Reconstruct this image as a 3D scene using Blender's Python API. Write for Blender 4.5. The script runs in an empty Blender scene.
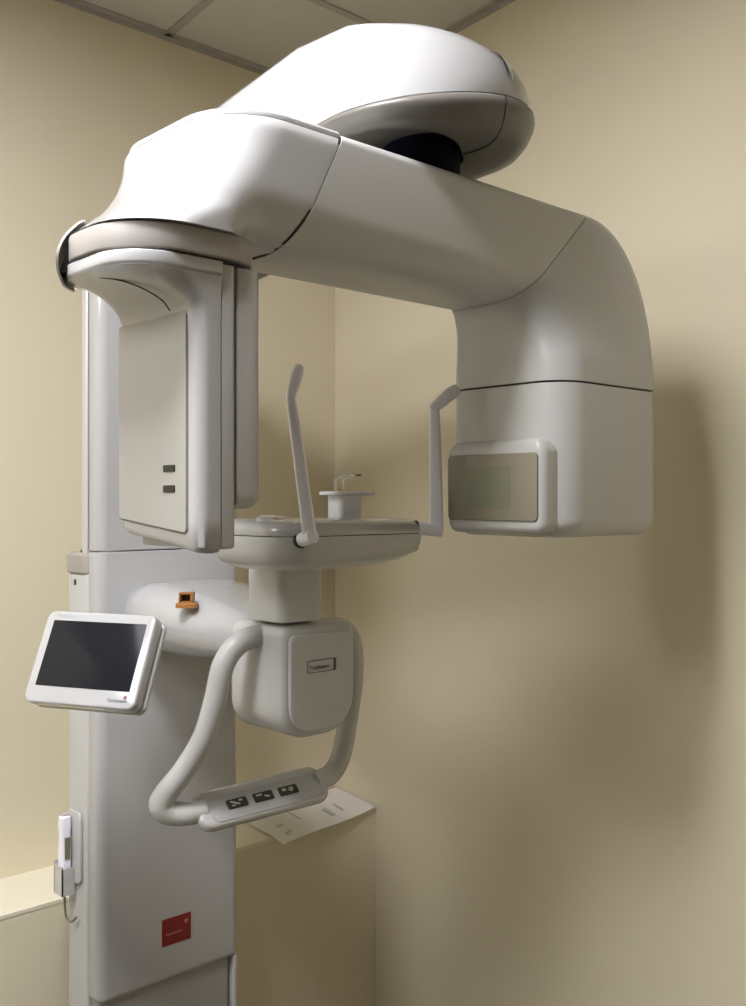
import bpy, math, random
from mathutils import Vector, Matrix

# ------------------------------------------------------------------ units
# The room is laid out in plan units: u runs along the left wall towards the corner
# (corner at u = 0), v comes out from the left wall into the room, z is measured from eye height.
S, H = 1.2, 1.5
def W(u, v, z):
    return Vector((S * u, -S * v, H + S * z))
scn = bpy.context.scene
COL = scn.collection
ORG = {}                       # world origin of every object made here

# ------------------------------------------------------------------ materials
def srgb(r, g, b):
    f = lambda c: (c / 255 / 12.92) if c / 255 <= .04045 else ((c / 255 + .055) / 1.055) ** 2.4
    return (f(r), f(g), f(b), 1)
def mat(name, col, rough=.5, coat=0., spec=.5, metal=0., noise=0., nscale=6., bump=0., bscale=200., trans=0., ior=1.45, alpha=1., emis=None, estr=0.):
    m = bpy.data.materials.new(name); m.use_nodes = True
    nt = m.node_tree; b = nt.nodes['Principled BSDF']
    b.inputs['Base Color'].default_value = col
    b.inputs['Roughness'].default_value = rough
    b.inputs['Metallic'].default_value = metal
    b.inputs['Specular IOR Level'].default_value = spec
    b.inputs['Coat Weight'].default_value = coat
    b.inputs['Coat Roughness'].default_value = .06
    b.inputs['Transmission Weight'].default_value = trans
    b.inputs['IOR'].default_value = ior
    b.inputs['Alpha'].default_value = alpha
    if emis:
        b.inputs['Emission Color'].default_value = emis
        b.inputs['Emission Strength'].default_value = estr
    if noise or bump:
        tc = nt.nodes.new('ShaderNodeTexCoord')
    if noise:
        n = nt.nodes.new('ShaderNodeTexNoise'); n.inputs['Scale'].default_value = nscale; n.inputs['Detail'].default_value = 4
        nt.links.new(tc.outputs['Object'], n.inputs['Vector'])
        mx = nt.nodes.new('ShaderNodeMix'); mx.data_type = 'RGBA'
        k = 1 - noise
        mx.inputs['A'].default_value = (col[0] * k, col[1] * k, col[2] * k, 1)
        mx.inputs['B'].default_value = tuple(min(1, c * (1 + noise)) for c in col[:3]) + (1,)
        nt.links.new(n.outputs['Fac'], mx.inputs['Factor'])
        nt.links.new(mx.outputs['Result'], b.inputs['Base Color'])
    if bump:
        n2 = nt.nodes.new('ShaderNodeTexNoise'); n2.inputs['Scale'].default_value = bscale; n2.inputs['Detail'].default_value = 3
        nt.links.new(tc.outputs['Object'], n2.inputs['Vector'])
        bp = nt.nodes.new('ShaderNodeBump'); bp.inputs['Strength'].default_value = bump; bp.inputs['Distance'].default_value = .002
        nt.links.new(n2.outputs['Fac'], bp.inputs['Height'])
        nt.links.new(bp.outputs['Normal'], b.inputs['Normal'])
    return m

M = {}
M['wall'] = mat('wall_paint', (.73, .665, .51, 1), .6, spec=.3, noise=.02, nscale=3, bump=.06, bscale=120)
M['ceil'] = mat('ceiling_tile', (.60, .585, .55, 1), .9, spec=.1, noise=.03, nscale=20, bump=.15, bscale=150)
M['tbar'] = mat('ceiling_bar', (.42, .40, .37, 1), .6)
M['backwall'] = mat('unseen_wall_darkened', (.32, .285, .22, 1), .6, noise=.02, nscale=3)  # unseen walls made darker to cut bounced light
M['floor'] = mat('floor_vinyl', (.09, .08, .065, 1), .45, noise=.08, nscale=8)
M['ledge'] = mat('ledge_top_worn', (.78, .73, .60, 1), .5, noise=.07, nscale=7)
M['white'] = mat('white_gloss_plastic', (.42, .42, .43, 1), .13, coat=.5, noise=.008, nscale=4)
M['white2'] = mat('white_satin_plastic', (.50, .50, .495, 1), .25, noise=.008, nscale=4)
M['taupe'] = mat('grey_band_plastic', (.34, .315, .30, 1), .4, noise=.01, nscale=5)
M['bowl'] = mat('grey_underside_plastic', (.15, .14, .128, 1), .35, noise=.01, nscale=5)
M['panel'] = mat('grey_panel_plastic', (.36, .35, .325, 1), .32, noise=.01, nscale=5)
M['window'] = mat('grey_window_plastic', (.25, .225, .17, 1), .3, noise=.01, nscale=5)
M['window2'] = mat('collimator_patch', (.20, .205, .14, 1), .3)
M['base'] = mat('grey_base_metal', (.33, .325, .32, 1), .5, noise=.02, nscale=5)
M['steel'] = mat('brushed_rail', (.60, .60, .60, 1), .35, metal=.3)
M['black'] = mat('black_plastic', (.008, .008, .009, 1), .35)
M['navy'] = mat('dark_bearing', (.004, .005, .012, 1), .7, spec=.1)
M['dark'] = mat('dark_gap', (.02, .02, .02, 1), .7)
M['line'] = mat('seam_grey', (.16, .15, .14, 1), .6)
M['screen'] = mat('dark_glass_screen', (.013, .014, .018, 1), .10, spec=.2)
M['red'] = mat('red_badge', (.20, .004, .007, 1), .4)
M['pink'] = mat('badge_print', (.62, .25, .25, 1), .5)
M['print'] = mat('grey_print', (.06, .06, .07, 1), .5)
M['lprint'] = mat('light_grey_print', (.42, .43, .46, 1), .5)
M['border'] = mat('name_plate_border', (.13, .135, .16, 1), .5)
M['button'] = mat('button_dark', (.028, .032, .026, 1), .4)
M['icon'] = mat('button_icon', (.45, .47, .42, 1), .5)
M['amber'] = mat('amber_plastic', (.40, .17, .04, 1), .3, trans=.25, noise=.15, nscale=60)
M['ambershade'] = mat('amber_hole_shade', (.07, .018, .006, 1), .4)  # shade inside the hole put into a darker amber
M['laser'] = mat('brown_laser_window', (.11, .052, .028, 1), .15)
M['clear'] = mat('clear_plastic', (.93, .93, .95, 1), .12, trans=.85, ior=1.3)
M['milky'] = mat('milky_plastic', (.90, .90, .95, 1), .3, trans=.15, ior=1.25)
M['paddle'] = mat('bluish_white_plastic', (.84, .845, .94, 1), .35, noise=.01, nscale=5)
M['paper'] = mat('paper_white', (.74, .72, .70, 1), .7, noise=.015, nscale=9)
M['cord'] = mat('grey_cord', (.20, .18, .13, 1), .5)
M['lamp'] = mat('lamp_diffuser', (.9, .9, .9, 1), .5, emis=(1, .99, 1, 1), estr=78)
M['fill_lamp'] = mat('fill_lamp_glow', (.9, .9, .9, 1), .5, emis=(.96, .98, 1, 1), estr=12)  # weak glow of the added fill panel
M['frame'] = mat('lamp_frame', (.8, .8, .8, 1), .4)

# ------------------------------------------------------------------ object helpers
def setp(o, label=None, cat=None, group=None, kind=None):
    if label: o['label'] = label
    if cat: o['category'] = cat
    if group: o['group'] = group
    if kind: o['kind'] = kind
    return o
def empty(name, u, v, z, label, cat):
    o = bpy.data.objects.new(name, None); COL.objects.link(o)
    o.location = W(u, v, z); o.empty_display_size = .05
    ORG[o.name] = W(u, v, z)
    return setp(o, label, cat)
class MB:
    """collects verts (plan units) and faces of one mesh"""
    def __init__(s): s.v = []; s.f = []; s.mi = []
    def add(s, vs, fs, mi=0):
        b = len(s.v); s.v += [tuple(p) for p in vs]
        s.f += [tuple(b + i for i in f) for f in fs]; s.mi += [mi] * len(fs)
        return s
    def loft(s, rings, cap0=True, cap1=True, mi=0, closed=True):
        n = len(rings[0]); vs = [p for r in rings for p in r]; fs = []
        for k in range(len(rings) - 1):
            for i in range(n if closed else n - 1):
                j = (i + 1) % n
                fs.append((k * n + i, k * n + j, (k + 1) * n + j, (k + 1) * n + i))
        if cap0: fs.append(tuple(range(n - 1, -1, -1)))
        if cap1: fs.append(tuple(range((len(rings) - 1) * n, len(rings) * n)))
        return s.add(vs, fs, mi)
    def box(s, u0, u1, v0, v1, z0, z1, mi=0):
        return s.loft([[(u0, v0, z), (u1, v0, z), (u1, v1, z), (u0, v1, z)] for z in (z0, z1)], mi=mi)
    def build(s, name, m, parent=None, angle=35, world=False):
        pts = [Vector(p) if world else W(*p) for p in s.v]
        lo = [min(p[i] for p in pts) for i in range(3)]; hi = [max(p[i] for p in pts) for i in range(3)]
        c = Vector([(a + b) / 2 for a, b in zip(lo, hi)])
        me = bpy.data.meshes.new(name)
        me.from_pydata([p - c for p in pts], [], s.f)
        ms = m if isinstance(m, (list, tuple)) else [m]
        for x in ms: me.materials.append(M[x])
        for i, p in enumerate(me.polygons):
            p.use_smooth = True; p.material_index = s.mi[i]
        import bmesh
        bm = bmesh.new(); bm.from_mesh(me)
        bmesh.ops.recalc_face_normals(bm, faces=bm.faces); bm.to_mesh(me); bm.free()
        me.set_sharp_from_angle(angle=math.radians(angle))
        o = bpy.data.objects.new(name, me); COL.objects.link(o)
        ORG[o.name] = c
        if parent is not None:
            o.parent = parent; o.location = c - ORG[parent.name]
        else:
            o.location = c
        return o

def rr(a0, a1, b0, b1, r, n=8):
    """rounded rectangle, counter-clockwise; r = radius or (a0b0, a1b0, a1b1, a0b1)"""
    if not isinstance(r, (tuple, list)): r = (r,) * 4
    lim = min(a1 - a0, b1 - b0) / 2 - 1e-5
    r = [max(1e-5, min(x, lim)) for x in r]
    out = []
    for (cx, cy, q, t0) in ((a0 + r[0], b0 + r[0], r[0], 180), (a1 - r[1], b0 + r[1], r[1], 270), (a1 - r[2], b1 - r[2], r[2], 0), (a0 + r[3], b1 - r[3], r[3], 90)):
        for i in range(n + 1):
            t = math.radians(t0 + 90 * i / n)
            out.append((cx + q * math.cos(t), cy + q * math.sin(t)))
    return out
def fil(c0, c1, f0, f1, n=6):
    """(position, inset) pairs of a prism from c0 to c1 with rounded end edges"""
    L = []
    if f0 > 0:
        for i in range(n): t = math.pi / 2 * i / n; L.append((c0 + f0 * (1 - math.cos(math.pi / 2 - t)) if False else c0 + f0 * (1 - math.cos(t)) if False else c0 + f0 * (1 - math.sin(math.pi / 2 - t)), f0 * (1 - math.sin(t))))
    L.append((c0 + f0, 0)); L.append((c1 - f1, 0))
    if f1 > 0:
        for i in range(1, n + 1): t = math.pi / 2 * i / n; L.append((c1 - f1 + f1 * math.sin(t), f1 * (1 - math.cos(t))))
    return L
def prism(mb, axis, c0, c1, rect, r, f0=.004, f1=.004, n=8, mi=0, warp=None):
    """rounded-rectangle prism along 'z', 'v' or 'u'; rect = (a0,a1,b0,b1) in the two other axes (order u,v,z)"""
    a0, a1, b0, b1 = rect; rings = []
    if not isinstance(r, (tuple, list)): r = (r,) * 4
    for c, i in fil(c0, c1, f0, f1):
        ring = rr(a0 + i, a1 - i, b0 + i, b1 - i, [max(x - i, 1e-4) for x in r], n)
        if axis == 'z': ring = [(a, b, c) for a, b in ring]
        elif axis == 'v': ring = [(a, c, b) for a, b in ring]
        else: ring = [(c, a, b) for a, b in ring]
        if warp: ring = [warp(*p) for p in ring]
        rings.append(ring)
    return mb.loft(rings, mi=mi)
def lathe(mb, cu, cv, prof, n=40, mi=0, cap0=True, cap1=True):
    rings = [[(cu + r * math.cos(2 * math.pi * i / n), cv + r * math.sin(2 * math.pi * i / n), z) for i in range(n)] for r, z in prof]
    return mb.loft(rings, cap0, cap1, mi)
def crom(pts, n=10):
    P = [Vector(p) for p in pts]; P = [2 * P[0] - P[1]] + P + [2 * P[-1] - P[-2]]; out = []
    for i in range(1, len(P) - 2):
        for k in range(n):
            t = k / n; a, b, c, d = P[i - 1:i + 3]
            out.append(.5 * ((2 * b) + (c - a) * t + (2 * a - 5 * b + 4 * c - d) * t * t + (3 * b - a - 3 * c + d) * t ** 3))
    out.append(P[-2]); return out
def tube(mb, pts, r, n=14, mi=0, smooth=10, flat=None):
    P = crom(pts, smooth) if smooth else [Vector(p) for p in pts]
    rad = r if callable(r) else (lambda t: r)
    rings = []; up = None
    for i, p in enumerate(P):
        d = (P[min(i + 1, len(P) - 1)] - P[max(i - 1, 0)]).normalized()
        if up is None:
            up = d.cross(Vector((0, 0, 1)))
            if up.length < .1: up = d.cross(Vector((1, 0, 0)))
            up.normalize()
        up = (up - d * up.dot(d)).normalized(); w = d.cross(up)
        q = rad(i / (len(P) - 1))
        rings.append([tuple(p + up * q * math.cos(2 * math.pi * k / n) + w * q * math.sin(2 * math.pi * k / n)) for k in range(n)])
    return mb.loft(rings, mi=mi)
def obox(mb, o, ex, ey, ez, rect, d0, d1, r=.003, f0=.0, f1=.001, n=6, mi=0):
    """rounded prism on an oriented frame: rect in (ex, ey), from d0 to d1 along ez"""
    o, ex, ey, ez = map(Vector, (o, ex, ey, ez)); rings = []
    for c, i in fil(d0, d1, f0, f1, 4):
        rings.append([tuple(o + ex * a + ey * b + ez * c) for a, b in rr(rect[0] + i, rect[1] - i, rect[2] + i, rect[3] - i, max(r - i, 1e-4), n)])
    return mb.loft(rings, mi=mi)
def text(name, body, o, ex, ey, size, m, parent, bold=0.):
    """writing set on the plane (ex, ey) at o (plan units)"""
    cu = bpy.data.curves.new('lettering', 'FONT'); cu.body = body; cu.size = 1; cu.offset = bold
    cu.resolution_u = 3
    t = bpy.data.objects.new('lettering', cu); COL.objects.link(t)
    dg = bpy.context.evaluated_depsgraph_get()
    me0 = bpy.data.meshes.new_from_object(t.evaluated_get(dg))
    o, ex, ey = Vector(o), Vector(ex), Vector(ey)
    mb = MB()
    mb.add([tuple(o + ex * (p.co.x * size) + ey * (p.co.y * size)) for p in me0.vertices], [tuple(f.vertices) for f in me0.polygons])
    bpy.data.objects.remove(t); bpy.data.curves.remove(cu); bpy.data.meshes.remove(me0)
    return mb.build(name, m, parent)

# ================================================================== SETTING
ZC, ZF, ZL = .886, -H / S, -.640
UL, VF = -2.9, 3.0
def struct(name, mb, m):
    return setp(mb.build(name, m), kind='structure')
struct('floor', MB().box(UL, 0, 0, VF, ZF - .1, ZF), 'floor')
struct('ceiling', MB().box(UL, 0, 0, VF, ZC, ZC + .08), 'ceil')
UW, SK = -.009, -.1034          # right wall: not quite square to the left one
def wu(v): return UW + SK * v
def skew(mb): mb.v = [(a + wu(b) if a > -.2 else a, b, c) for a, b, c in mb.v]; return mb
struct('wall_left', MB().box(UL - .1, .1, -.1, 0, ZF - .1, ZC + .08), 'wall')
struct('wall_right', skew(MB().box(0, .1, 0, VF, ZF - .1, ZC + .08)), 'wall')
struct('wall_front', MB().box(UL - .1, UL, 0, VF, ZF - .1, ZC + .08), 'backwall')
struct('wall_back', MB().box(UL - .1, .1, VF, VF + .1, ZF - .1, ZC + .08), 'backwall')
lm = MB().box(UL, 0, 0, .147, ZF, ZL - .006)
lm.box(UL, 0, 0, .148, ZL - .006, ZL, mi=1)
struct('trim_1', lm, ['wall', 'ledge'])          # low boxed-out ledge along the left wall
g = MB()
for k in range(6):
    u = -.432 - .5 * k; dz = SK * VF
    g.loft([[(u - .008, 0, z), (u + .008, 0, z), (u + .008 + dz, VF, z), (u - .008 + dz, VF, z)] for z in (ZC - .003, ZC)])
for k in range(6):
    v = .298 + .5 * k; g.box(UL, -.001 + wu(v), v - .008, v + .008, ZC - .003, ZC - .0002)
struct('trim_2', g, 'tbar')
g = MB()
g.box(UL, 0, 0, .016, ZC - .003, ZC); g.box(UL, 0, 0, .003, ZC - .011, ZC - .003)
skew(g)
g2 = MB(); g2.box(-.016, 0, 0, VF, ZC - .003, ZC); g2.box(-.003, 0, 0, VF, ZC - .011, ZC - .003); skew(g2); g.add(g2.v, g2.f)
struct('trim_3', g, 'tbar')

def ceiling_lamp(cu, cv, label, h=.21, m='lamp'):
    lt = empty('ceiling_light', cu, cv, ZC - .02, label, 'light')
    a0, a1, b0, b1 = cu - h, cu + h, cv - h, cv + h
    fr = MB()
    for (a, b, c, d) in ((a0, a1, b0, b0 + .02), (a0, a1, b1 - .02, b1), (a0, a0 + .02, b0 + .02, b1 - .02), (a1 - .02, a1, b0 + .02, b1 - .02)):
        fr.box(a, b, c, d, ZC - .018, ZC - .003)
    fr.build('lamp_frame', 'frame', lt)
    MB().box(a0 + .021, a1 - .021, b0 + .021, b1 - .021, ZC - .014, ZC - .006).build('diffuser', m, lt)
ceiling_lamp(-1.30, .985, 'square white recessed ceiling lamp above the front of the x-ray machine', .18)
ceiling_lamp(-2.30, .90, 'large dim square fill panel added on the ceiling, out of view, left of the x-ray machine', .46, 'fill_lamp')  # added unseen fill light, softly brightens the faces turned left

# ================================================================== X-RAY MACHINE
root = empty('panoramic_xray_machine', -.64, .3, ZF, 'tall white floor standing dental panoramic x-ray machine with a curved rotating arm, by the corner', 'x-ray machine')
UC0, UC1, VB, VFR = -.745, -.496, .20, .33      # column plan
AU, AV = -.65, .89                              # rotation axis

# ---- column -------------------------------------------------------
rc = (.004, .004, .022, .026)
colm = prism(MB(), 'z', -.737, -.0765, (UC0, UC1, .298, VFR), rc, .010, .0015).build('column', 'white', root)
prism(MB(), 'z', -.075, .345, (UC0, UC1, .298, VFR), rc, .0015, .01).build('column_upper_cover', 'white', colm)
prism(MB(), 'z', ZF + .03, .33, (UC0 + .062, UC1 - .012, VB, .2975), .005, .001, .001).build('column_backbone', 'white2', colm)
prism(MB(), 'z', ZF + .02, -.736, (UC0 + .006, UC1 - .010, .295, VFR - .010), (.006, .006, .02, .03), .001, .001).build('column_base', 'base', colm)
prism(MB(), 'z', ZF, ZF + .03, (UC0 - .06, UC1 + .06, VB - .03, VFR + .22), .05, .001, .008).build('floor_plate', 'base', colm)
prism(MB(), 'z', ZF + .03, -.7365, (UC1 - .0098, UC1 - .002, .30, VFR - .004), .003, .001, .001).build('edge_strip', 'white2', colm)
# side rail and its bracket on the left flank
rail = prism(MB(), 'z', -.08, .34, (UC0 - .001, UC0 + .02, .279, .2945), .003, .001, .001).build('side_rail', 'steel', root)
MB().box(UC0 + .002, UC0 + .02, .2948, .2978, -.073, .34).build('rail_groove', 'dark', rail)
fx = prism(MB(), 'z', ZF + .03, -.1105, (UC0 - .001, UC0 + .05, .236, .297), .004, .001, .002).build('side_channel', 'white2', root)
prism(MB(), 'u', UC0 - .0018, UC0 - .0008, (.256, .262, -.128, -.119), .002, 0, .0).build('screw_hole', 'black', fx)
br = prism(MB(), 'z', -.110, -.0785, (UC0 - .004, UC0 + .05, .232, .297), (.008, .002, .002, .012), .003, .005).build('rail_bracket', 'taupe', root)
lathe(MB(), UC0 + .008, .268, [(.0045, -.0784), (.0045, -.0755), (.003, -.074)], 16).build('bracket_plug', 'black', br)
# red badge
bx0, bx1, bz0, bz1 = -.640, -.589, -.6815, -.6405
bd = prism(MB(), 'v', VFR - .0005, VFR + .0012, (bx0, bx1, bz0, bz1), .001, 0, .0005).build('name_badge', 'red', colm)
text('badge_lettering', 'Carestream', (bx0 + .006, VFR + .0016, bz0 + .0155), (1, 0, 0), (0, 0, 1), .0062, 'pink', colm)
st = MB()
for k in range(5):
    a = math.radians(90 + 72 * k); c = (bx1 - .009, bz1 - .0115)
    ex = Vector((math.cos(a), 0, math.sin(a))); ey = Vector((-math.sin(a), 0, math.cos(a)))
    o = Vector((c[0], VFR + .0014, c[1]))
    st.add([tuple(o + ex * p + ey * q) for p, q in ((.0004, 0), (.0022, .0011), (.0042, 0), (.0022, -.0011))], [(0, 1, 2, 3)])
st.build('badge_emblem', 'pink', colm)

def lerp(a, b, t): return a + (b - a) * t
# ---- overhead arm (fixed) -----------------------------------------
def stadium(i, vb, n=40, m=8):
    """plan of the overhead arm at inset i: round nose about the axis, straight flanks running back to vb"""
    out = []
    def rad(th):      # the flank towards the column is steeper than the nose
        q = min(1, max(0, (th - 60) / 110)); q = q * q * (3 - 2 * q)
        return OR - i * (1 - .72 * q)
    for k in range(n + 1):
        t = 180 * k / n; r = rad(t)
        out.append((AU + r * math.cos(math.radians(t)), AV + r * math.sin(math.radians(t))))
    rl, r0 = rad(180), rad(0)
    for k in range(1, m + 1): out.append((AU - rl, AV + (vb - AV) * k / m))
    for k in range(m, 0, -1): out.append((AU + r0, AV + (vb - AV) * k / m))
    return out
def droop(p, k=.13):
    u, v, z = p
    if z > .42:
        q = min(1, max(0, (.95 - v) / .12)); q = q * q * (3 - 2 * q)
        z += (z - .42) / .07 * lerp(-.008, .012, q)
    wz = (z - .385) / .0265 if z < .412 else 1 - (z - .412) / .07
    z += .15 * (u - AU) * min(1, max(0, wz))
    if v < AV - .04:
        d = AV - .04 - v; z -= k * d
        if d > .25: u = AU + (u - AU) * (1 - .9 * (d - .25)) + .02 * min(1, (d - .25) / .3)
    return (u, v, z)
OR = .125
def oring(r, z): return [droop((a, b, z)) for a, b in stadium(OR - r, .24)]
up = MB()
PROF = prof = [(OR - .006, .4125), (OR - .0055, .419), (OR - .0065, .427), (OR - .009, .438), (OR - .0155, .454), (OR - .025, .468), (OR - .041, .480), (OR - .060, .487), (OR - .080, .490), (OR - .10, .491)]
up.loft([oring(r, z) for r, z in prof])
over = up.build('overhead_arm', 'white', root, 50)
lo = MB()
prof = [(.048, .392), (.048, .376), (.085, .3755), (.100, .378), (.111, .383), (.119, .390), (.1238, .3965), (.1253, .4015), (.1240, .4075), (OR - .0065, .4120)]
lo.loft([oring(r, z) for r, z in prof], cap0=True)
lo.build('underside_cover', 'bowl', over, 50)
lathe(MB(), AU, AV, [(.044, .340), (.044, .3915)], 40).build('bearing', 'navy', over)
# split line across the underside
sl = MB(); pts = [(.05, .3752), (.070, .3750), (.086, .3748), (.100, .3772), (.1115, .3824), (.1195, .3894), (.1245, .3965), (.1259, .4020), (.1245, .4080), (.1195, .4115)]
sp = []
for r, z in pts:
    a = math.radians(92 - (.1255 - r) / .0755 * 27)
    sp.append(droop((AU + r * math.cos(a), AV + r * math.sin(a), z)))
tube(sl, sp, .0006, 6, smooth=0)
sl.build('underside_seam', 'dark', over)
# dark chrome stripe on the round nose
def nose(f, th, off=.0008):     # f = 0 at the rim .. 1 at the top
    i = f * .055
    for (ra, za), (rb, zb) in zip(PROF[1:], PROF[2:]):
        if OR - ra <= i <= OR - rb or (i < OR - ra and ra == PROF[1][0]):
            z = za + (zb - za) * max(0, (i - (OR - ra)) / max(1e-6, ra - rb)); break
    q = min(1, max(0, (th - 60) / 110)); q = q * q * (3 - 2 * q)
    r = OR - max(i, OR - PROF[1][0]) * (1 - .72 * q) + off
    t = math.radians(th)
    return droop((AU + r * math.cos(t), AV + r * math.sin(t), z + off))
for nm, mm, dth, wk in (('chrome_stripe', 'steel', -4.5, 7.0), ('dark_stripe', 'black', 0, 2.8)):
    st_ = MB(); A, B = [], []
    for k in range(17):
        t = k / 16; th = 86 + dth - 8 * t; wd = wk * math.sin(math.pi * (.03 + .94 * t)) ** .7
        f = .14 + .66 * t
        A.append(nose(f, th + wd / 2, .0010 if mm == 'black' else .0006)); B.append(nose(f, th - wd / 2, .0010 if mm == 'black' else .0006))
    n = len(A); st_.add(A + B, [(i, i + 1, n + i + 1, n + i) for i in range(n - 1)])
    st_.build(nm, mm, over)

# ---- rotating arm: beam, elbow and tube head as one duct -------------
def sect(outer, inner, vb, vf, rad, n=8):
    """ring between the outer and the inner line of the duct"""
    (uo, zo), (ui, zi) = outer, inner
    L = math.hypot(uo - ui, zo - zi)
    ring = rr(0, L, vb, vf, rad, n)
    return [(uo + (ui - uo) * a / L, b, zo + (zi - zo) * a / L) for a, b in ring]
ZT, ZB = .350, .230
def shell_inset(ring, k):
    c = [sum(p[i] for p in ring) / len(ring) for i in range(3)]
    return [tuple(c[i] + (p[i] - c[i]) * k for i in range(3)) for p in ring]
BR = (.014, .035, .050, .014)       # outer-back, inner-back, inner-front, outer-front
beam = MB()
S0 = ((-.812, ZT), (-.872, ZB)); S1 = ((-.4165, ZT), (-.541, ZB))
beam.loft([sect((lerp(S0[0][0], S1[0][0], t), ZT), (lerp(S0[1][0], S1[1][0], t), ZB), .815, .95, BR) for t in (0, .1, .3, .6, .9, 1)])
beam_o = beam.build('rotating_arm', 'white2', root, 30)
MB().loft([shell_inset(sect((S0[0][0] + d, ZT), (S0[1][0] + d, ZB), .815, .95, BR),   .990) for d in (-.003, .003)]).build('seam_shade', 'dark', beam_o)  # dark slab added to put shade into the lit gap
# elbow
elb = MB(); NE = 22
for k in range(NE + 1):
    t = k / NE; th = t * math.pi / 2
    p = 2.35
    uo = -.4150 + .113 * (math.sin(th)) ** (2 / p); zo = .165 + (ZT - .165) * (max(0, math.cos(th))) ** (2 / p)
    ui = -.5395 + .026 * math.sin(th); zi = .165 + (ZB - .165) * math.cos(th)
    rad = [lerp(a, b, t) for a, b in zip(BR, (.03, .04, .042, .032))]
    elb.v  # keep order
    ring = sect((uo, zo), (ui, zi), lerp(.815, .797, t), lerp(.95, .982, t ** 1.3), rad)
    elb.__dict__.setdefault('rings', []).append(ring)
TR = (.03, .04, .042, .032)
elb.rings.append(sect((-.302, .1380), (-.5135, .1380), .797, .982, TR))
elb.loft(elb.rings).build('elbow_cover', 'white2', beam_o, 30)
# tube head below the dark parting line
tb = MB(); rings = []
for z, i in fil(-.044, .1357, .022, .001):
    rings.append([(a, b, z) for a, b in rr(-.5135 + i, -.302 - i, .797 + i, .982 - i, [max(1e-3, x - i) for x in (.04, .03, .032, .042)])])
tube_o = tb.loft(rings).build('tube_head', 'white2', root, 30)
MB().loft([[(a, b, z) for a, b in rr(-.511, -.3045, .7995, .9795, (.04, .03, .03, .040))] for z in (.1355, .1382)]).build('parting_line', 'dark', tube_o)
# window block on the side facing the sensor
wb = MB()
def wtop(u, v, z):    # arched top edge
    return (u, v, z + (.011 * max(0, 1 - ((v - .893) / .072) ** 2) if z > .055 else 0))
prism(wb, 'u', -.530, -.496, (.817, .967, -.0395, .068), (.014, .014, .014, .014), .010, .001, warp=wtop)
wb_o = wb.build('window_housing', 'white2', tube_o, 40)
prism(MB(), 'u', -.5322, -.529, (.822, .960, -.0245, .0545), .006, .0012, .0).build('collimator_window', 'window', wb_o)
prism(MB(), 'u', -.5326, -.5320, (.855, .921, -.010, .040), .002, .0002, .0).build('window_patch', 'window2', wb_o)

# ---- swivel cover (left end cap) -------------------------------------
def vbeam(z):          # front profile of the beam
    q = .05 - (z - ZB)
    if z > ZT - .014: return .95 - .014 + math.sqrt(max(0, .014 ** 2 - (z - ZT + .014) ** 2))
    return .95 if q <= 0 else .90 + math.sqrt(max(0, .05 ** 2 - q * q))
def cap_ring(z, t):    # t 0 bottom .. 1 top ; concave flare to the left
    fl = (1 - t) ** 1.75
    u0 = lerp(-.950, -1.042, fl); u1 = lerp(-.8728, -.8128, (z - .230) / (.350 - .230))
    return u0, u1, lerp(.725, .80, fl ** .7), 0.950, lerp(.095, .060, fl)
def capwarp(p):
    a, b, z = p; lim = vbeam(z)
    if b > lim:
        q = min(1, max(0, (a + .945) / .05)); q = q * q * (3 - 2 * q)
        b = lerp(b, lim, q)
    return (a, b, z)
cap = MB(); rings = []
NZ = 22
for k in range(NZ + 1):
    t = k / NZ; z = lerp(.2315, .3435, t)
    u0, u1, vb, vf, r = cap_ring(z, t)
    i = 0 if t < .9 else .004 * ((t - .9) / .1) ** 2
    ring = rr(u0 + i, u1, vb, vf - i, (r, .014, .001, r), 10)
    # extra points along the straight front so that it can tuck under at the seam
    k0 = 2 * 11 + 11
    f0, f1 = ring[32], ring[33]
    ring = ring[:33] + [(lerp(f0[0], f1[0], q / 8), lerp(f0[1], f1[1], q / 8)) for q in range(1, 8)] + ring[33:]
    rings.append([capwarp((a, b, z)) for a, b in ring])
cap_o = cap.loft(rings).build('swivel_cover', 'white', beam_o, 30)
lid = MB(); rings = []
for z, i in fil(.3447, .3515, .0005, .004):
    u0, u1, vb, vf, r = cap_ring(.350, 1)
    rings.append([(a, b, z) for a, b in rr(u0 + .005 + i, u1 + .0003, vb + .003 + i, vf - .005 - i, (r - i, .004, .004, r - i), 10)])
lid.loft(rings).build('cover_lid', 'white', cap_o)
# grey band under the cap
def lipring(u0, u1, v0, v1, z, i=0.): return [(a, b, z) for a, b in rr(u0 + i, u1 - i, v0 + i, v1 - i, (.058, .03, .045, .060), 10)]
bnd = MB(); bnd.loft([lipring(-1.0425, -.896, .802, .946, z, i) for z, i in fil(.2085, .2305, .0015, .0015, 3)])
bnd.build('grey_band', 'taupe', cap_o)
MB().loft([lipring(-1.038, -.900, .806, .941, z) for z in (.2050, .2095)]).build('turning_gap', 'dark', cap_o)
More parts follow.
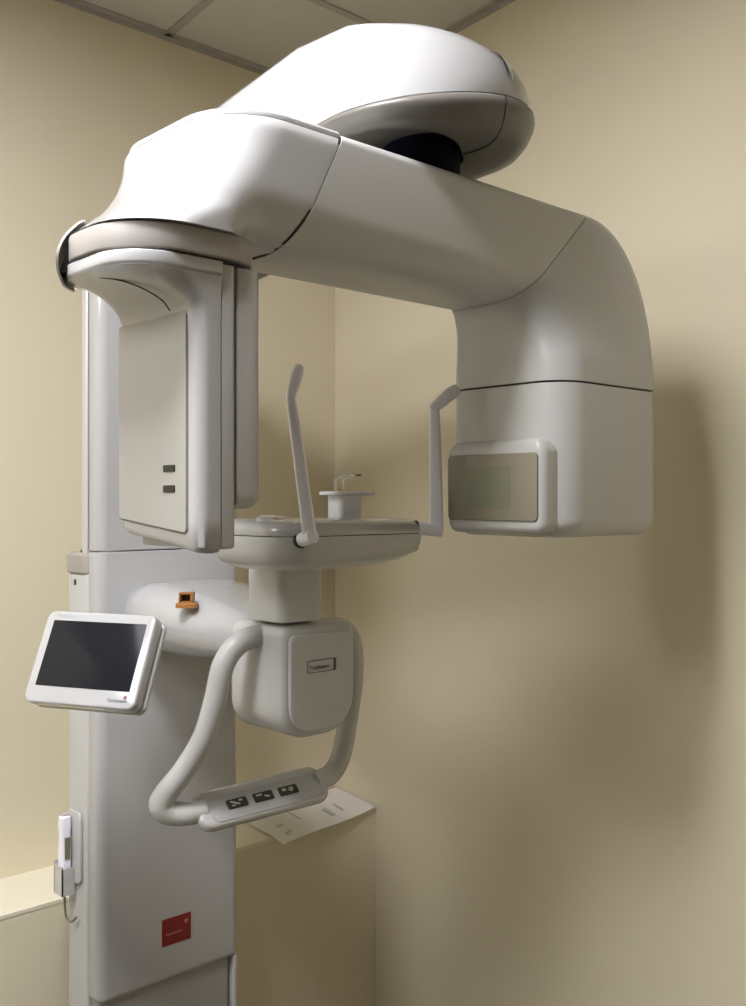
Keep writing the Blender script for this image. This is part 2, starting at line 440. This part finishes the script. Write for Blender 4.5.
# crescent shroud behind the band
cre = MB(); cr2 = MB()
cx, cy = -.985, .865
def arc(R, th, z): return (cx + R * math.cos(math.radians(th)), cy + R * math.sin(math.radians(th)), z)
rows_o, rows_i = [], []
for k in range(17):
    t = k / 16; z = lerp(.190, .248, t)
    R_ = lerp(.058, .048, t) + .0165 * math.sin(math.pi * (.12 + .88 * t)) ** .8
    t0 = 199 + 26 * abs(t - .42) ** 1.5
    rows_o.append([arc(R_, lerp(t0, 238, i / 16), z) for i in range(17)])
    rows_i.append([arc(R_ - .0022, lerp(t0, 238, i / 16), z) for i in range(17)])
rings = [ro + ri[::-1] for ro, ri in zip(rows_o, rows_i)]
cre.loft(rings)
cre_o = cre.build('rear_shroud', 'panel', cap_o, 40)
MB().loft([[arc(.0675 - .006 * j, th, z) for th in range(206, 240, 4)] + [arc(.050, th, z) for th in range(236, 202, -4)] for j, z in enumerate((.200, .218, .236))]).build('shroud_lining', 'black', cap_o)

# ---- sensor head -----------------------------------------------------
def head_bottom(v): return -.047 + .12 * (.94 - v)
hs = MB(); rings = []
UI = -.970; VH0, VH1 = .803, .940
zs = [(0.0, .006), (.0015, .003), (.006, .0), (.03, 0), (.08, 0), (.13, 0), (.16, 0)]
for dz, i in zs[:4]:
    ring = rr(UI + i, -.9470, VH0 + i, VH1 - i, (.012, .003, .0008, .024), 10)
    rings.append([(a, b, head_bottom(b) + dz) for a, b in ring])
for z in (.02, .06, .10, .14):
    rings.append([(a, b, z) for a, b in rr(UI, -.9470, VH0, VH1, (.012, .003, .0008, .024), 10)])
CZ0, CZ1 = .156, .194
for k in range(1, 13):
    t = k / 12; th = t * math.pi / 2
    z = CZ0 + (CZ1 - CZ0) * math.sin(th)
    u0 = UI - (.070) * (1 - math.cos(th))
    q = (1 - math.cos(th))
    rings.append([(a, b, z) for a, b in rr(u0, -.9470, VH0, VH1 + .003 * q, (lerp(.012, .056, q), .003, .0008, lerp(.024, .058, q ** 1.3)), 10)])
for z, i in fil(.1945, .2065, .003, .001, 4)[1:]:
    rings.append([(a, b, z) for a, b in rr(UI - .071 + i, -.9470, VH0 + i, VH1 + .003 - i, (.056, .003, .0008, .058), 10)])
head = hs.loft(rings).build('sensor_head', 'white', root, 40)
# middle and rear shells
def shell(name, u0, u1, v0, v1, zb, zt, rad, f, par, m='white'):
    mb = MB()
    mb.loft([[(a, b, z) for a, b in rr(u0 + (0 if u1 < -.92 else 0), u1 - i, v0 + i, v1 - i, rad, 10)] for z, i in fil(zb, zt, f, .001)])
    return mb.build(name, m, par, 40)
shell('middle_shell', -.9462, -.9285, VH0, VH1 - .0005, -.043, .2055, (.003, .003, .016, .0008), .003, head)
shell('rear_shell', -.9280, -.897, VH0 + .004, VH1 - .003, -.008, .2055, (.003, .03, .034, .002), .012, head)
# inset grey panel with a raised border at the foot, two slots
pv0, pv1, pz0, pz1 = .8055, .9225, -.0285, .1640
def pw(u, v, z): return (u, v, z + (.10 * (.92 - v) if z < .06 else 0))
prism(MB(), 'u', UI - .0006, UI + .001, (pv0 - .0016, pv1 + .0016, pz0 - .0016, pz1 + .0), (.006, .006, .002, .002), .0001, 0, warp=pw).build('panel_border', 'line', head)
pn = prism(MB(), 'u', UI - .0016, UI + .001, (pv0, pv1, pz0, pz1), (.005, .005, .002, .002), .0006, 0, warp=pw).build('panel', 'panel', head)
for zc in (.0278, .0098):
    prism(MB(), 'u', UI - .0024, UI - .0012, (.886, .9055, zc - .0032, zc + .0032), .0014, .0004, 0).build('slot', 'black', head)
hl = MB(); tube(hl, [(-1.024, .866, .1935), (-1.012, .880, .1905), (-.998, .893, .184), (-.984, .903, .174), (-.9765, .905, .165)], .0007, 6)
hl.build('loose_thread', 'dark', head)

# ---- chin rest unit ----------------------------------------------------
post = prism(MB(), 'z', -.150, -.070, (-.697, -.628, .63, .70), (.006, .006, .012, .012), .001, .001).build('chin_rest_post', 'white2', root)
TU0, TU1, TV0, TV1 = -.784, -.545, .655, .815
tray = MB(); rings = []
def trayring(z, i, k=0.):
    pts = rr(TU0 + i, TU1 - i, TV0 + i * .6, TV1 - i, (.03, .03, .045, .04), 10)
    return [(a, b + .012 * (1 - ((a - (TU0 + TU1) / 2) / .11) ** 2) * (1 if b > .75 else 0), z + k * (a - TU0)) for a, b in pts]
for z, i in ((-.0825, .045), (-.0815, .034), (-.078, .022), (-.072, .011), (-.062, .004), (-.050, .001), (-.0405, .0)):
    rings.append(trayring(z, i, .03 if z < -.07 else .0))
tray_o = tray.loft(rings).build('chin_rest_tray', 'white2', root, 50)
tp = MB(); rings = []
for z, i in ((-.0395, .0005), (-.036, -.0005), (-.030, .001), (-.026, .005), (-.0235, .012), (-.0215, .024), (-.0205, .045)):
    rings.append(trayring(z, i))
tp.loft(rings).build('tray_top', 'white', tray_o, 50)
# raised bump with brown laser window
bp = MB(); rings = []
for z, i in ((-.030, 0), (-.020, .001), (-.0165, .003), (-.0150, .008), (-.0143, .016)):
    rings.append([(a, b, z - .20 * (b - .735)) for a, b in rr(-.776 + i, -.716 - i, .735 + i, .812 - i, .028, 8)])
bp_o = bp.loft(rings).build('laser_bump', 'white', tray_o, 60)
obox(MB(), (-.747, .777, -.0230), (1, 0, 0), (0, 1, -.2), (0, 0, 1), (-.014, .014, -.013, .013), -.001, .0008, .002).build('laser_window', 'laser', bp_o)
# temple supports
def paddle(base, top, tip, w0, w1, wdir, th, peg):
    base, top, tip, wdir = map(Vector, (base, top, tip, wdir))
    P = [base, base.lerp(top, .33), base.lerp(top, .66), base.lerp(top, .9), top]
    d = (top - base).normalized(); wd = (wdir - d * wdir.dot(d)).normalized(); nd = d.cross(wd)
    mb = MB(); rings = []
    n = 12
    def ringat(p, w, t, wd, nd): return [tuple(p + wd * a + nd * b) for a, b in rr(-w / 2, w / 2, -t / 2, t / 2, t * .45, 3)]
    for i, p in enumerate(P):
        rings.append(ringat(p, lerp(w0, w1, i / 4), th, wd, nd))
    mb.loft(rings)
    # head pad bent off the top
    hd = (tip - top); L = hd.length; hd.normalize(); hw = (wd - hd * wd.dot(hd)); hw = hw.normalized() if hw.length > .2 else nd; hn = hd.cross(hw)
    rings = []
    for f, ww in ((-.12, w1 * .8), (.0, w1 * 1.02), (.3, w1 * 1.25), (.7, w1 * 1.35), (.93, w1 * 1.15), (1.0, w1 * .7)):
        rings.append(ringat(top + hd * L * f, ww, th * 1.05, hw, hn))
    mb2 = MB().loft(rings)
    mb.add(mb2.v, mb2.f)
    tb_ = MB()
    tube(tb_, [Vector(peg), Vector(peg).lerp(base, .5), base + (base - Vector(peg)).normalized() * .006], .0078, 16, smooth=2)
    mb.add(tb_.v, tb_.f)
    o = mb.build('temple_support', 'paddle', tray_o, 40)
    c = MB(); e = (base - Vector(peg)).normalized()
    tube(c, [Vector(peg), Vector(peg) + e * .004], .0095, 16, smooth=0)
    c.build('pivot_collar', 'black', tray_o)
    return o
paddle((-.757, .829, -.040), (-.789, .836, .110), (-.793, .856, .139), .0155, .0100, (.72, .68, 0), .0070, (-.756, .810, -.044))
paddle((-.552, .822, -.037), (-.556, .822, .113), (-.535, .842, .137), .0175, .0120, (.72, .69, 0), .0075, (-.578, .808, -.034))
# translucent chin cup
cc = (-.627, .742)
cup = MB(); prism(cup, 'z', -.022, .0055, (cc[0] - .023, cc[0] + .013, cc[1] - .013, cc[1] + .014), .006, .0005, .0005)
cup_o = cup.build('chin_cup', 'milky', tray_o)
prism(MB(), 'z', .0060, .0105, (cc[0] - .034, cc[0] + .034, cc[1] - .018, cc[1] + .018), .008, .001, .001).build('chin_plate', 'milky', tray_o)
gb = MB()
for du in (-.019, -.007):
    tube(gb, [(cc[0] + du, cc[1], .0108), (cc[0] + du, cc[1], .022), (cc[0] + du + .001, cc[1], .026), (cc[0] + du + .016, cc[1] + .004, .031)], .0016, 8)
gb.build('bite_rod', 'clear', tray_o)
tube(MB(), [(cc[0] + .010, cc[1] + .004, .0305), (cc[0] + .017, cc[1] + .006, .0310)], .0014, 8, smooth=0).build('rod_tip', 'cord', tray_o)

# ---- lift block with handle -------------------------------------------
blk = MB(); rings = []
for v, i in fil(.585, .700, .010, .010):
    ring = rr(-.694 + i, -.575 - i, -.296 + i, -.154 - i, (.040, .045, .016, .016), 10)
    rings.append([(a, v, z) for a, z in ring])
blk_o = blk.loft(rings).build('lift_block', 'white2', root, 40)
pl = MB(); rings = []
for v, i in fil(.700, .7045, .0005, .003):
    rings.append([(a, v, z) for a, z in rr(-.686 + i, -.582 - i, -.288 + i, -.166 - i, (.034, .040, .010, .010), 10)])
pl.loft(rings).build('front_plate', 'white2', blk_o, 40)
lo_ = MB(); prism(lo_, 'v', .7042, .7052, (-.660, -.613, -.2150, -.1990), .003, 0, .0005)
lo_o = lo_.build('name_plate', 'border', blk_o)
prism(MB(), 'v', .7050, .7056, (-.6590, -.6180, -.2138, -.2002), .0025, 0, .0002).build('name_plate_face', 'white', blk_o)
text('name_lettering', 'Trophypan', (-.6575, .7062, -.2100), (1, 0, 0), (0, 0, 1), .0072, 'print', blk_o, .008)
prism(MB(), 'v', .7050, .7057, (-.6175, -.6140, -.2146, -.1994), .001, 0, .0002).build('name_plate_bar', 'print', blk_o)
# bracket from column to block
bk = MB(); rings = []
secs = [(.322, -.700, -.520, -.222, -.126, .046), (.345, -.709, -.516, -.222, -.123, .046), (.37, -.713, -.515, -.222, -.122, .046), (.42, -.714, -.520, -.221, -.124, .046), (.48, -.710, -.534, -.219, -.130, .044),
        (.53, -.702, -.554, -.216, -.138, .038), (.57, -.696, -.568, -.212, -.145, .030), (.60, -.692, -.574, -.210, -.152, .028)]
for v, a0_, a1_, z0, z1, r in secs:
    rings.append([(a, v, z) for a, z in rr(a0_, a1_, z0, z1, r, 8)])
brk = bk.loft(rings).build('support_bracket', 'white', root, 50)
# handle loop
hp = [(-.655, .640, -.174), (-.690, .645, -.171), (-.722, .646, -.178), (-.741, .642, -.202), (-.749, .636, -.245), (-.757, .624, -.290), (-.772, .604, -.332),
      (-.787, .586, -.362), (-.790, .580, -.378), (-.780, .584, -.388), (-.762, .594, -.391), (-.740, .598, -.391)]
hl = MB(); tube(hl, hp, lambda t: .0140 + .002 * math.exp(-((t - .74) / .12) ** 2), 18)
hq = [(-.620, .640, -.174), (-.570, .640, -.171), (-.542, .640, -.178), (-.526, .638, -.200), (-.519, .632, -.245), (-.517, .620, -.300), (-.516, .608, -.345),
      (-.521, .602, -.370), (-.535, .600, -.384), (-.560, .598, -.389)]
h2 = MB(); tube(h2, hq, .0140, 18)
hnd = hl.build('handle', 'white2', root)
h2.build('handle_tube', 'white2', hnd)
# control panel of the handle
pe = Vector((1, 0, 0)); tilt = math.radians(45)
py_ = Vector((0, math.cos(tilt), -math.sin(tilt))); pz_ = Vector((0, math.sin(tilt), math.cos(tilt)))
po = Vector((-.656, .609, -.389))
cp = MB()
cp_o = obox(cp, po, pe, py_, pz_, (-.099, .108, -.030, .023), -.019, .0, .018, .010, .006, 8).build('control_panel', 'white2', root)
obox(MB(), po, pe, py_, pz_, (-.084, .098, -.017, .0185), -.0002, .0009, .012, 0, .0006, 8).build('panel_inlay', 'white', cp_o)
for i, du in enumerate((-.0415, .0, .041)):
    bo = po + pe * du - py_ * .001 + pz_ * .0008
    b_ = obox(MB(), bo, pe, py_, pz_, (-.0155, .0155, -.0065, .0065), 0, .0018, .002, 0, .0008).build('control_button', 'button', cp_o)
    ic = MB(); q = bo + pz_ * .0020
    if i == 0: shp = [[(-.012, -.004), (-.009, -.006), (.004, .003), (.001, .005)], [(.003, -.002), (.009, -.002), (.009, -.006), (.003, -.006)], [(-.010, .003), (-.005, .003), (-.005, .006), (-.010, .006)]]
    elif i == 1: shp = [[(-.012, -.002), (-.002, -.002), (-.002, -.006), (-.012, -.006)], [(.000, .001), (.007, .005), (.010, .002), (.003, -.002)]]
    else: shp = [[(-.011, .001), (-.004, .001), (-.004, -.005), (-.011, -.005)], [(-.002, -.001), (.004, .005), (.010, -.001)], [(.001, -.002), (.008, -.002), (.008, -.005), (.001, -.005)]]
    for s_ in shp: ic.add([tuple(q + pe * a * .95 + py_ * b * .65) for a, b in s_], [tuple(range(len(s_)))])
    ic.build('button_icon', 'icon', cp_o)
pr = MB()
for k in range(14):
    x = -.080 + k * .0115
    pr.add([tuple(po + pe * (x + a) + py_ * (.0095 + b) + pz_ * .0011) for a, b in ((0, 0), (.0085, 0), (.0085, .0013), (0, .0013))], [(0, 1, 2, 3)])
pr.build('panel_print', 'lprint', cp_o)

# ---- touch screen --------------------------------------------------------
def camdir(x, d):     # horizontal direction given across / away from the viewing axis, in plan
    return Vector((.7331 * x + .6801 * d, .6801 * x - .7331 * d, 0))
hx = camdir(.937, -.35); nh = camdir(-.35, -.937); tl = math.radians(26)
ey = Vector((0, 0, 1)) * math.cos(tl) - nh * math.sin(tl); nz = nh * math.cos(tl) + Vector((0, 0, 1)) * math.sin(tl)
mo = Vector((-.873, .553, -.190))
mw, mh = .0785, .0580
mon = obox(MB(), mo, hx, ey, nz, (-mw, mw, -mh, mh), -.020, 0, .011, .006, .003, 8).build('touch_screen', 'white', root)
obox(MB(), mo, hx, ey, nz, (-mw + .001, mw + .001, -mh + .000, mh - .001), -.030, -.0195, .011, .005, .003, 8).build('screen_back', 'white2', mon)
obox(MB(), mo, hx, ey, nz, (-.0660, .0675, -.0370, .0455), -.001, .0007, .001, 0, .0002).build('display', 'screen', mon)
text('screen_lettering', 'Trophypan', mo + hx * -.066 + ey * .0492 + nz * .0006, hx, ey, .0072, 'lprint', mon)
text('screen_name', 'Carestream', mo + hx * .0405 + ey * -.0500 + nz * .0006, hx, ey, .0056, 'border', mon, .01)
em = MB()
for k in range(4):
    a = math.radians(20 + 90 * k); e1 = hx * math.cos(a) + ey * math.sin(a); e2 = -hx * math.sin(a) + ey * math.cos(a)
    o = mo + hx * .0640 + ey * -.0440 + nz * .0007
    em.add([tuple(o + e1 * p + e2 * q) for p, q in ((.0002, 0), (.0016, .0011), (.0030, 0), (.0016, -.0011))], [(0, 1, 2, 3)])
em.build('screen_emblem', 'red', mon)
ma = MB(); tube(ma, [mo - nz * .030, mo - nz * .060 + Vector((.02, -.01, 0)), Vector((-.775, .47, -.185)), Vector((-.730, .44, -.180))], .014, 12)
ma.build('screen_mount', 'white2', root)

# ---- switch holder on the column flank -------------------------------------
HU = UC0 - .002
hold = prism(MB(), 'u', HU - .004, HU - .0002, (.240, .284, -.572, -.465), .01, .001, 0).build('switch_holder', 'white2', root)
sb = MB()
SV, SU = .254, HU - .0135      # switch axis
for (a, b, c, d, e, f) in ((SU - .0105, HU - .0042, SV - .0135, SV - .0115, -.588, -.540), (SU - .0105, HU - .0042, SV + .0115, SV + .0135, -.588, -.548), (SU - .0105, SU - .0088, SV - .0135, SV + .0135, -.588, -.545)):
    sb.box(a, b, c, d, e, f)
sb.build('holder_pocket', 'white2', hold)

# ================================================================== LOOSE THINGS
sw = empty('exposure_switch', SU, SV, -.5873, 'slim white hand switch with a short cord, held upright in the pocket beside the column', 'switch')
swb = MB(); rings = []
for z, w, d in ((-.5870, .007, .006), (-.56, .0085, .0075), (-.53, .0085, .0075), (-.500, .0075, .007), (-.488, .0085, .0080), (-.474, .0075, .0075), (-.472, .005, .005)):
    rings.append([(SU + a, SV + b, z) for a, b in rr(-d, d, -w, w, .004, 5)])
swb.loft(rings).build('switch_body', 'paddle', sw)
prism(MB(), 'z', -.4715, -.4690, (SU - .005, SU + .005, SV - .005, SV + .005), .003, .0005, .001).build('switch_button', 'white', sw)
for vv in (SV - .0090, SV + .0090):
    MB().box(SU - .004, SU + .004, vv - .0007, vv + .0007, -.535, -.503).build('side_grip', 'cord', sw)
cdm = MB(); tube(cdm, [(SU, SV, -.5880), (SU, SV, -.596), (SU, SV + .001, -.608), (SU + .001, SV + .003, -.622), (SU + .003, SV + .008, -.628), (SU + .006, SV + .015, -.627), (SU + .008, SV + .021, -.620)], .0018, 8)
cdm.build('cord', 'cord', sw)

# amber block on the bracket
ab = empty('amber_block', -.705, .50, -.150, 'small amber plastic block with a square hole, sitting on top of the white bracket', 'plastic block')
fo = Vector((-.706, .505, -.1420)); fx_ = camdir(1, 0); fn = camdir(0, -1); zz = Vector((0, 0, 1))
am = MB(); obox(am, fo, fx_, fn, zz, (-.0145, .0145, -.010, .0105), -.003, .0035, .004, .0, .0015)
ab_o = am.build('block_foot', 'amber', ab)
am = MB()
for (a, b, c, d) in ((-.0100, -.0075, .003, .0175), (.0055, .0090, .003, .0175), (-.0075, .0055, .0150, .0175), (-.0075, .0055, .003, .0055)):
    obox(am, fo, fx_, zz, fn, (a, b, c, d), -.009, .008, .0006, .0, .0004, 2)
am.build('block_socket', 'amber', ab)
obox(MB(), fo, fx_, zz, fn, (-.0074, .0054, .0056, .0149), -.008, -.004, .0005, 0, 0, 2).build('socket_back', 'ambershade', ab)

# paper on the ledge
pp = MB(); NX, NY = 14, 10
A0, B0, C0, D0 = Vector((-.296, .186, ZL)), Vector((-.028, .152, ZL)), Vector((-.277, .008, ZL)), Vector((-.012, .006, ZL))
vs = []
def phgt(s, t):      # s along, t from the overhanging edge (0) to the wall (1)
    return .0015 + .004 * math.sin(3.0 * s + 1) ** 2 * (1 - t) + .030 * max(0, s - .55) ** 1.5 * t ** .8 - .012 * max(0, .28 - t) * (1 - s) * 2
for layer in (.0012, 0):
    for j in range(NY + 1):
        for i in range(NX + 1):
            s_, t_ = i / NX, j / NY
            p = A0.lerp(B0, s_).lerp(C0.lerp(D0, s_), t_)
            vs.append((p.x, p.y, p.z + phgt(s_, t_) + layer))
fs = []; n1 = NX + 1; off = n1 * (NY + 1)
for j in range(NY):
    for i in range(NX):
        a = j * n1 + i
        fs.append((a, a + 1, a + n1 + 1, a + n1)); fs.append((off + a, off + a + n1, off + a + n1 + 1, off + a + 1))
for i in range(NX):
    fs.append((i, off + i, off + i + 1, i + 1)); a = NY * n1 + i; fs.append((a, a + 1, off + a + 1, off + a))
for j in range(NY):
    a = j * n1; fs.append((a, a + n1, off + a + n1, off + a)); a += NX; fs.append((a, off + a, off + a + n1, a + n1))
pp.add(vs, fs)
pap = setp(pp.build('paper_sheet', 'paper'), 'white printed paper sheet lying over the edge of the low ledge in the corner', 'paper')
for (s0, s1, t0) in ((.10, .13, .12), (.14, .165, .15), (.60, .63, .20), (.64, .655, .22), (.35, .37, .4), (.74, .76, .25)):
    ln = MB(); c = []
    for s_, t_ in ((s0, t0), (s1, t0), (s1 + .02, t0 + .30), (s0 + .02, t0 + .30)):
        p = A0.lerp(B0, s_).lerp(C0.lerp(D0, s_), t_); c.append((p.x, p.y, p.z + phgt(s_, t_) + .0020))
    ln.add(c, [(0, 1, 2, 3)])
    ln.build('printed_text', 'lprint', pap)

# ================================================================== CAMERA, LIGHT
cam = bpy.data.cameras.new('camera'); co = bpy.data.objects.new('camera', cam); COL.objects.link(co)
cam.sensor_fit = 'HORIZONTAL'; cam.sensor_width = 36; cam.lens = 36 * 1000 / 746; cam.shift_y = -3 / 746
cam.clip_start = .02
co.location = W(-1.440, 1.665, 0)
co.rotation_euler = (math.pi / 2, 0, -math.atan2(.6801, .7331))
scn.camera = co
w = bpy.data.worlds.new('world'); scn.world = w; w.use_nodes = True
w.node_tree.nodes['Background'].inputs['Color'].default_value = (.9, .92, 1, 1)
w.node_tree.nodes['Background'].inputs['Strength'].default_value = .3
vs_ = scn.view_settings
scn.display_settings.display_device = 'sRGB'
vs_.view_transform = 'Standard'; vs_.look = 'None'; vs_.gamma = 1; vs_.use_curve_mapping = False
vs_.exposure = 0.0
scn.cycles.use_denoising = True
scn.cycles.max_bounces = 10; scn.cycles.diffuse_bounces = 6; scn.cycles.transmission_bounces = 8
